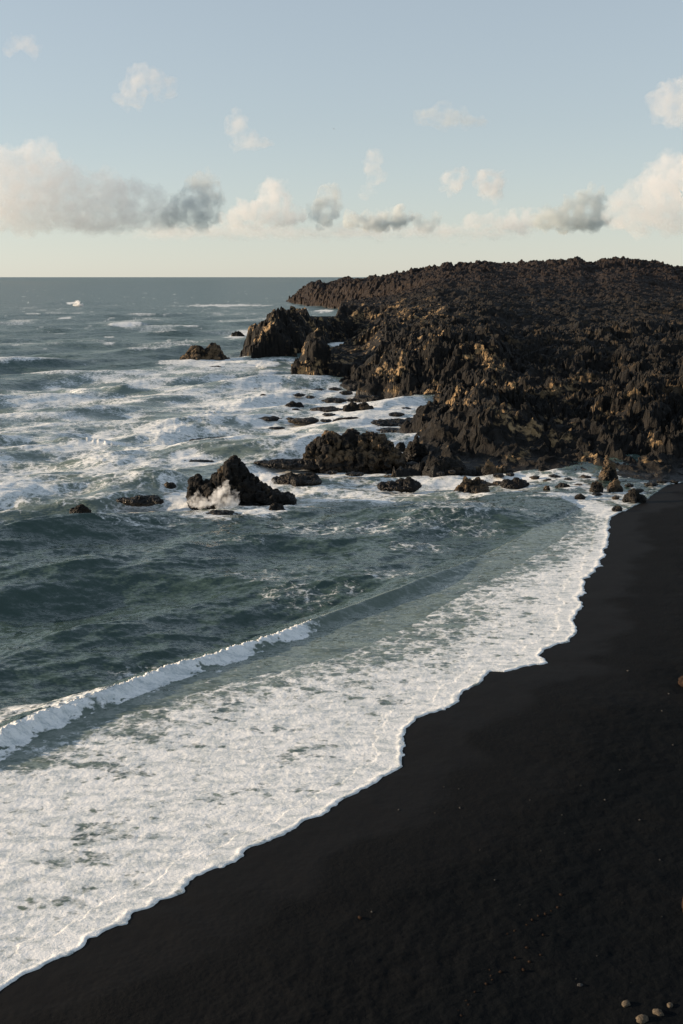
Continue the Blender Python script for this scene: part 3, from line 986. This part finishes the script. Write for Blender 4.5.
    for (a, lab, sd) in bb:
        rock(lab, *a, seed=sd, name='boulder', cat='boulder', mat=M_ROCK if 'brown' in lab or 'pale' in lab else M_DARK)
    rock('tall brown upright rock at the headland foot behind the beach tip', 601, 618, 478, 456, peaks=[(608, 456, 8), (613, 463, 6)], seed=93, name='boulder', cat='boulder', z0=0.4)


# ------------------------------------------------------------------ stones on the sand
def stone_mat(name, c1, c2):
    m = NT(name)
    P = m.objco()
    n = m.noise(P, 2.5, 5, 0.6)
    b = m.bump(m.noise(P, 7.0, 4, 0.6), 0.5, 0.08)
    return m.surface(m.principled(Base_Color=m.mix(m.ramp(n, 0.35, 0.65), c1, c2), Roughness=0.9, Specular_IOR_Level=0.08, Normal=b))


def stone_mesh(seed, sub=3, squash=(1.15, 0.9, 0.7)):
    bm = bmesh.new()
    bmesh.ops.create_icosphere(bm, subdivisions=sub, radius=1.0)
    me = bpy.data.meshes.new('stone')
    bm.to_mesh(me)
    bm.free()
    roughen(me, [(0.9, 0.30), (0.4, 0.13), (0.18, 0.05)], seed, smooth=True)
    for v in me.vertices:
        v.co = Vector((v.co.x * squash[0], v.co.y * squash[1], v.co.z * squash[2]))
    return me


def build_stones():
    pale = stone_mat('pale stone', (0.055, 0.046, 0.036), (0.13, 0.105, 0.075))
    brown = stone_mat('rust stone', (0.016, 0.010, 0.007), (0.036, 0.021, 0.013))
    grey = stone_mat('grey stone', (0.03, 0.03, 0.03), (0.085, 0.082, 0.078))
    mp = [stone_mesh(s) for s in (1, 2, 3)]
    for me in mp:
        me.materials.append(pale)

    def put(px, py, wpx, me, label, group=None, name='stone', mat=None, sink=0.18, k=(1, 1, 1)):
        p = sand_at(px, py)
        s = wpx * math.hypot(p[1], H - p[2]) / F / 2
        if mat is not None:
            me = me.copy()
            me.materials.clear()
            me.materials.append(mat)
        o = link(name, me, None, None, label, 'stone', group, (p[0], p[1], p[2] + s * sink), random.Random(int(px * py)).uniform(0, 6.28))
        o.scale = (s * k[0], s * k[1], s * k[2])
        return o

    put(626, 1005, 8, mp[0], 'round tan stone, upper left one of the cluster at the bottom right corner')
    put(658, 1014, 9, mp[1], 'egg shaped tan stone, middle one of the cluster at the bottom right corner')
    put(642, 1021, 11, mp[2], 'largest tan stone, lowest of the cluster at the bottom right corner')
    put(670, 1006, 6, mp[0], 'small tan stone, rightmost of the cluster at the bottom right corner')
    put(580, 986, 5, mp[1], 'pale pebble alone on black sand left of the corner cluster', mat=grey)
    put(695, 686, 30, stone_mesh(11, 4, (1.2, 0.9, 0.5)), 'rust brown boulder cut by the right edge halfway down the beach', name='boulder', mat=brown)['category'] = 'boulder'
    put(703, 912, 40, stone_mesh(12, 4, (1.0, 0.9, 0.7)), 'brown boulder cut by the right edge above the stone cluster', name='boulder', mat=brown, k=(1, 1, 1.5))['category'] = 'boulder'
    specks = [(576, 979), (614, 894), (622, 903), (597, 956), (631, 983), (662, 917), (628, 671), (662, 711), (669, 694), (570, 752), (673, 745), (577, 735),
              (459, 789), (444, 787), (435, 813), (399, 810), (460, 808), (372, 912), (581, 786), (562, 815), (541, 851), (561, 862), (565, 834), (605, 800), (640, 820),
              (520, 905), (495, 880), (660, 860), (600, 850), (530, 800), (620, 770), (480, 850)]
    gl = 'tiny pale pebble lying on the bare black sand'
    small = [stone_mesh(s, 2) for s in (21, 22, 23)]
    for me in small:
        me.materials.append(grey)
    rg = random.Random(4)
    for i, (a, b) in enumerate(specks):
        put(a, b, rg.uniform(1.2, 2.4), small[i % 3], gl, 'pale pebbles scattered over the black sand', name='pebble')
    rl = 'tiny rust coloured pebble in the trail across the lower black sand'
    rsm = [m.copy() for m in small]
    for me in rsm:
        me.materials.clear()
        me.materials.append(brown)
    put(360, 918, 4, rsm[0], 'rust pebble alone on the sand below the foam bulge', name='pebble')
    trail = [(556, 908), (538, 916), (513, 931), (522, 970), (491, 976), (466, 1001), (460, 1011), (550, 911), (547, 914), (533, 920), (527, 925), (519, 930), (508, 934), (540, 955),
             (530, 962), (516, 958), (488, 970), (494, 980), (485, 984), (476, 992), (470, 1005), (463, 1016), (499, 972), (560, 895), (545, 935), (525, 948), (455, 1018), (566, 886)]
    for i, (a, b) in enumerate(trail):
        put(a + rg.uniform(-2, 2), b, rg.uniform(1.6, 3.2), rsm[i % 3], rl, 'rust pebbles in a trail on the sand', name='pebble')


# ------------------------------------------------------------------ spray and clouds
def puff_material(name, density, scale, lo, hi, color=(0.95, 0.95, 0.95), aniso=0.2, detail=4):
    m = NT(name)
    P = m.objco()
    n = m.noise(P, scale, detail, 0.58)
    den = m.ramp(n, lo, hi, 0.0, density)
    v = m.n.new('ShaderNodeVolumePrincipled')
    v.inputs['Color'].default_value = (*color, 1)
    v.inputs['Anisotropy'].default_value = aniso
    m.plug(v.inputs['Density'], den)
    return m.volume(v.outputs[0])


def build_spray():
    mt = puff_material('spray', 2.4, 1.5, 0.37, 0.72, detail=5, color=(1, 1, 1))
    spots = [(226, 490, 32, 32, 96, 'white burst of spray on the left face of the triangular rock'),
             (266, 478, 26, 24, 106, 'white spray curtain behind the right shoulder of the triangular rock'),
             (200, 498, 30, 16, 98, 'low spray along the left foot of the triangular rock'),
             (290, 379, 16, 12, 214, 'puff of spray at the foot of the tall pinnacle'),
             (262, 364, 12, 8, 258, 'puff of spray below the lit cliff face'),
             (78, 303, 12, 6, 800, 'far white splash on a breaking crest near the horizon')]
    for i, (px, py, w, h, y, lab) in enumerate(spots):
        rg = random.Random(i + 60)
        base = at(px, py + h / 2)
        y = base[1] - 1.6
        c = at_depth(px, py + h / 2, y)
        s = y / F
        W, Hh = w * s, h * s
        bl = []
        for k in range(9):
            u = rg.uniform(-0.42, 0.42)
            top = Hh * (1 - 1.3 * abs(u)) * rg.uniform(0.7, 1.0)
            bl.append((u * W, rg.uniform(-0.15, 0.15) * W, top * 0.5, W * rg.uniform(0.1, 0.18), W * 0.15, top * 0.5))
        bl.append((0, 0, Hh * 0.12, W * 0.45, W * 0.22, Hh * 0.25))
        me = remeshed(bl, W / 40)
        roughen(me, [(W * 0.14, W * 0.09), (W * 0.05, W * 0.045)], i + 5, billow=True)
        mm = mt
        if y > 300:
            mm = puff_material('far spray', 1.2, 0.3, 0.3, 0.6, detail=2)
        link('sea_spray', me, mm, None, lab, 'spray', None, tuple(c))


def build_clouds():
    Yc = 9000.0
    s = Yc / F                                            # metres per pixel out there
    # (label, lobes (px, py, rx, ry), optical thickness)
    C = [('great pale pink cloud bank filling the left end of the horizon', [(10, 190, 34, 40), (35, 182, 34, 38), (62, 195, 36, 32), (95, 200, 36, 28), (130, 205, 34, 25), (155, 210, 26, 20), (110, 185, 18, 16), (-20, 190, 40, 42), (30, 215, 60, 18), (100, 218, 70, 15), (160, 222, 24, 9)], 0.85),
         ('tall grey cloud tower at the right end of the left bank', [(203, 188, 17, 16), (195, 208, 22, 20), (180, 215, 20, 14), (207, 200, 15, 24)], 1.4),
         ('pinkish heap cloud right of the grey tower', [(273, 200, 16, 22), (255, 213, 24, 14), (285, 215, 20, 13), (235, 219, 14, 9), (276, 188, 12, 10)], 0.8),
         ('narrow grey cloud with two knobs beside the pinkish heap', [(332, 192, 9, 9), (322, 212, 14, 16), (330, 205, 10, 18)], 1.2),
         ('flat grey cloud strip above the tip of the headland', [(355, 221, 14, 7), (378, 218, 16, 9), (396, 217, 16, 11), (368, 224, 24, 6)], 1.6),
         ('small grey cloud right of the flat grey strip', [(425, 225, 13, 9), (432, 222, 9, 7)], 0.8),
         ('faint upright pink wisp high above the flat grey strip', [(372, 165, 10, 14), (376, 178, 10, 8), (370, 192, 6, 5)], 0.35),
         ('small pale pink cloud, left of two small puffs', [(453, 182, 13, 12), (458, 178, 9, 9)], 0.7),
         ('small pink grey cloud, right of two small puffs', [(490, 184, 15, 13), (497, 180, 11, 10), (484, 179, 9, 8)], 0.85),
         ('thin grey veil cloud high in the blue sky', [(440, 117, 24, 9), (465, 121, 24, 6), (425, 113, 12, 6)], 0.24),
         ('small upright pink cloud, midway up the sky', [(237, 125, 12, 15), (243, 138, 14, 12), (258, 143, 16, 6)], 0.36),
         ('ragged pale pink cloud highest in the left sky', [(142, 76, 15, 11), (135, 90, 14, 14), (125, 100, 12, 7), (160, 85, 15, 10), (168, 95, 10, 6)], 0.36),
         ('faint pink wisp near the upper left edge', [(24, 43, 14, 8), (14, 46, 12, 6)], 0.22),
         ('round pink grey cloud cut by the right edge high up', [(672, 104, 24, 22), (690, 100, 22, 22), (660, 112, 12, 12)], 0.65),
         ('grey slanting cloud with a pink top right, over the headland', [(594, 198, 13, 13), (585, 210, 22, 16), (560, 218, 28, 12), (542, 221, 16, 8), (575, 222, 36, 9)], 1.5),
         ('big lit cloud at the right edge with grey flat base', [(672, 180, 26, 28), (655, 198, 30, 26), (690, 190, 34, 36), (622, 205, 18, 16), (640, 216, 40, 17), (680, 216, 40, 17), (700, 168, 22, 18)], 0.85),
         ('pale faint cloud low over the middle of the headland', [(475, 222, 16, 8), (498, 220, 18, 9), (525, 214, 16, 8), (510, 224, 30, 7)], 0.4),
         ('long faint pale bank lying low along the horizon under the heap clouds', [(180, 233, 60, 6), (260, 232, 70, 7), (340, 233, 60, 6), (420, 232, 60, 6), (490, 233, 50, 5)], 0.13)]
    SHADE_GREY = {1: (0.80, 0.84, 0.85), 3: (0.78, 0.82, 0.83), 4: (0.80, 0.84, 0.85), 5: (0.78, 0.82, 0.83), 9: (0.82, 0.85, 0.86), 14: (0.74, 0.79, 0.80)}  # grey clouds: their shade is painted in as a darker scatter colour
    for i, (lab, lobes, thick) in enumerate(C):
        rg = random.Random(i + 200)
        y = Yc + rg.uniform(-900, 900)
        k = y / F
        cx = sum(l[0] for l in lobes) / len(lobes)
        cy = max(l[1] + l[3] for l in lobes)
        c = at_depth(cx, cy, y)
        bl = []
        for (lx, ly, rx, ry) in lobes:
            q = at_depth(lx, ly, y)
            bl.append((q[0] - c[0], rg.uniform(-0.3, 0.3) * rx * k, q[2] - c[2], rx * k, (rx + ry) * 0.6 * k, ry * k))
        me = remeshed(bl, 2.2 * k)
        n = len(me.vertices)
        roughen(me, [(16 * k, 6.5 * k), (7 * k, 3.2 * k), (3.2 * k, 1.5 * k)], i + 3, smooth=True, billow=True)
        size = float(np.mean([min(l[2], l[3]) for l in lobes])) * 2 * k
        m = puff_material('cloud vapour', 1.35 * thick / size, 1.0 / (12 * k), 0.38, 0.62, SHADE_GREY.get(i, (0.95, 0.94, 0.94)), 0.0, 5)
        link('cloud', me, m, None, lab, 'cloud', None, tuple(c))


# ------------------------------------------------------------------ a gull far off over the sea
def build_bird():
    m = NT('gull feathers')
    m.surface(m.principled(Base_Color=(0.10, 0.10, 0.11), Roughness=0.8))
    bm = bmesh.new()
    r = bmesh.ops.create_icosphere(bm, subdivisions=3, radius=1.0)
    for v in r['verts']:
        t = v.co.y
        v.co = Vector((v.co.x * 0.09, t * 0.30, v.co.z * 0.08 * (1 - 0.4 * max(0, -t))))
    for sgn in (-1, 1):
        prev = None
        for (x, y0, y1, z) in ((0.04, 0.14, -0.10, 0.02), (0.34, 0.20, -0.06, 0.16), (0.70, 0.06, -0.12, 0.12), (0.95, -0.10, -0.16, 0.05)):
            ring = [bm.verts.new((sgn * x, y0, z)), bm.verts.new((sgn * x, (y0 + y1) / 2, z + 0.02)), bm.verts.new((sgn * x, y1, z)), bm.verts.new((sgn * x, (y0 + y1) / 2, z - 0.012))]
            if prev:
                for j in range(4):
                    f = (prev[j], prev[(j + 1) % 4], ring[(j + 1) % 4], ring[j])
                    bm.faces.new(f if sgn > 0 else f[::-1])
            prev = ring
        bm.faces.new(prev)
    tl = [bm.verts.new(q) for q in ((-0.05, -0.26, 0.01), (0.05, -0.26, 0.01), (0.09, -0.44, 0.0), (-0.09, -0.44, 0.0))]
    bm.faces.new(tl)
    me = bpy.data.meshes.new('gull')
    bm.to_mesh(me)
    bm.free()
    o = link('bird', me, m.m, None, 'tiny dark bird gliding in the open sky above the sea', 'bird', None, tuple(at_depth(334, 129, 520.0)), 0.7)
    o.rotation_euler = (0.2, 0.25, 0.7)


RECORD = True
build_rocks()
RECORD = False
build_sea()
build_beach()
build_headland()
build_rocks()
build_stones()
build_spray()
build_clouds()
build_bird()
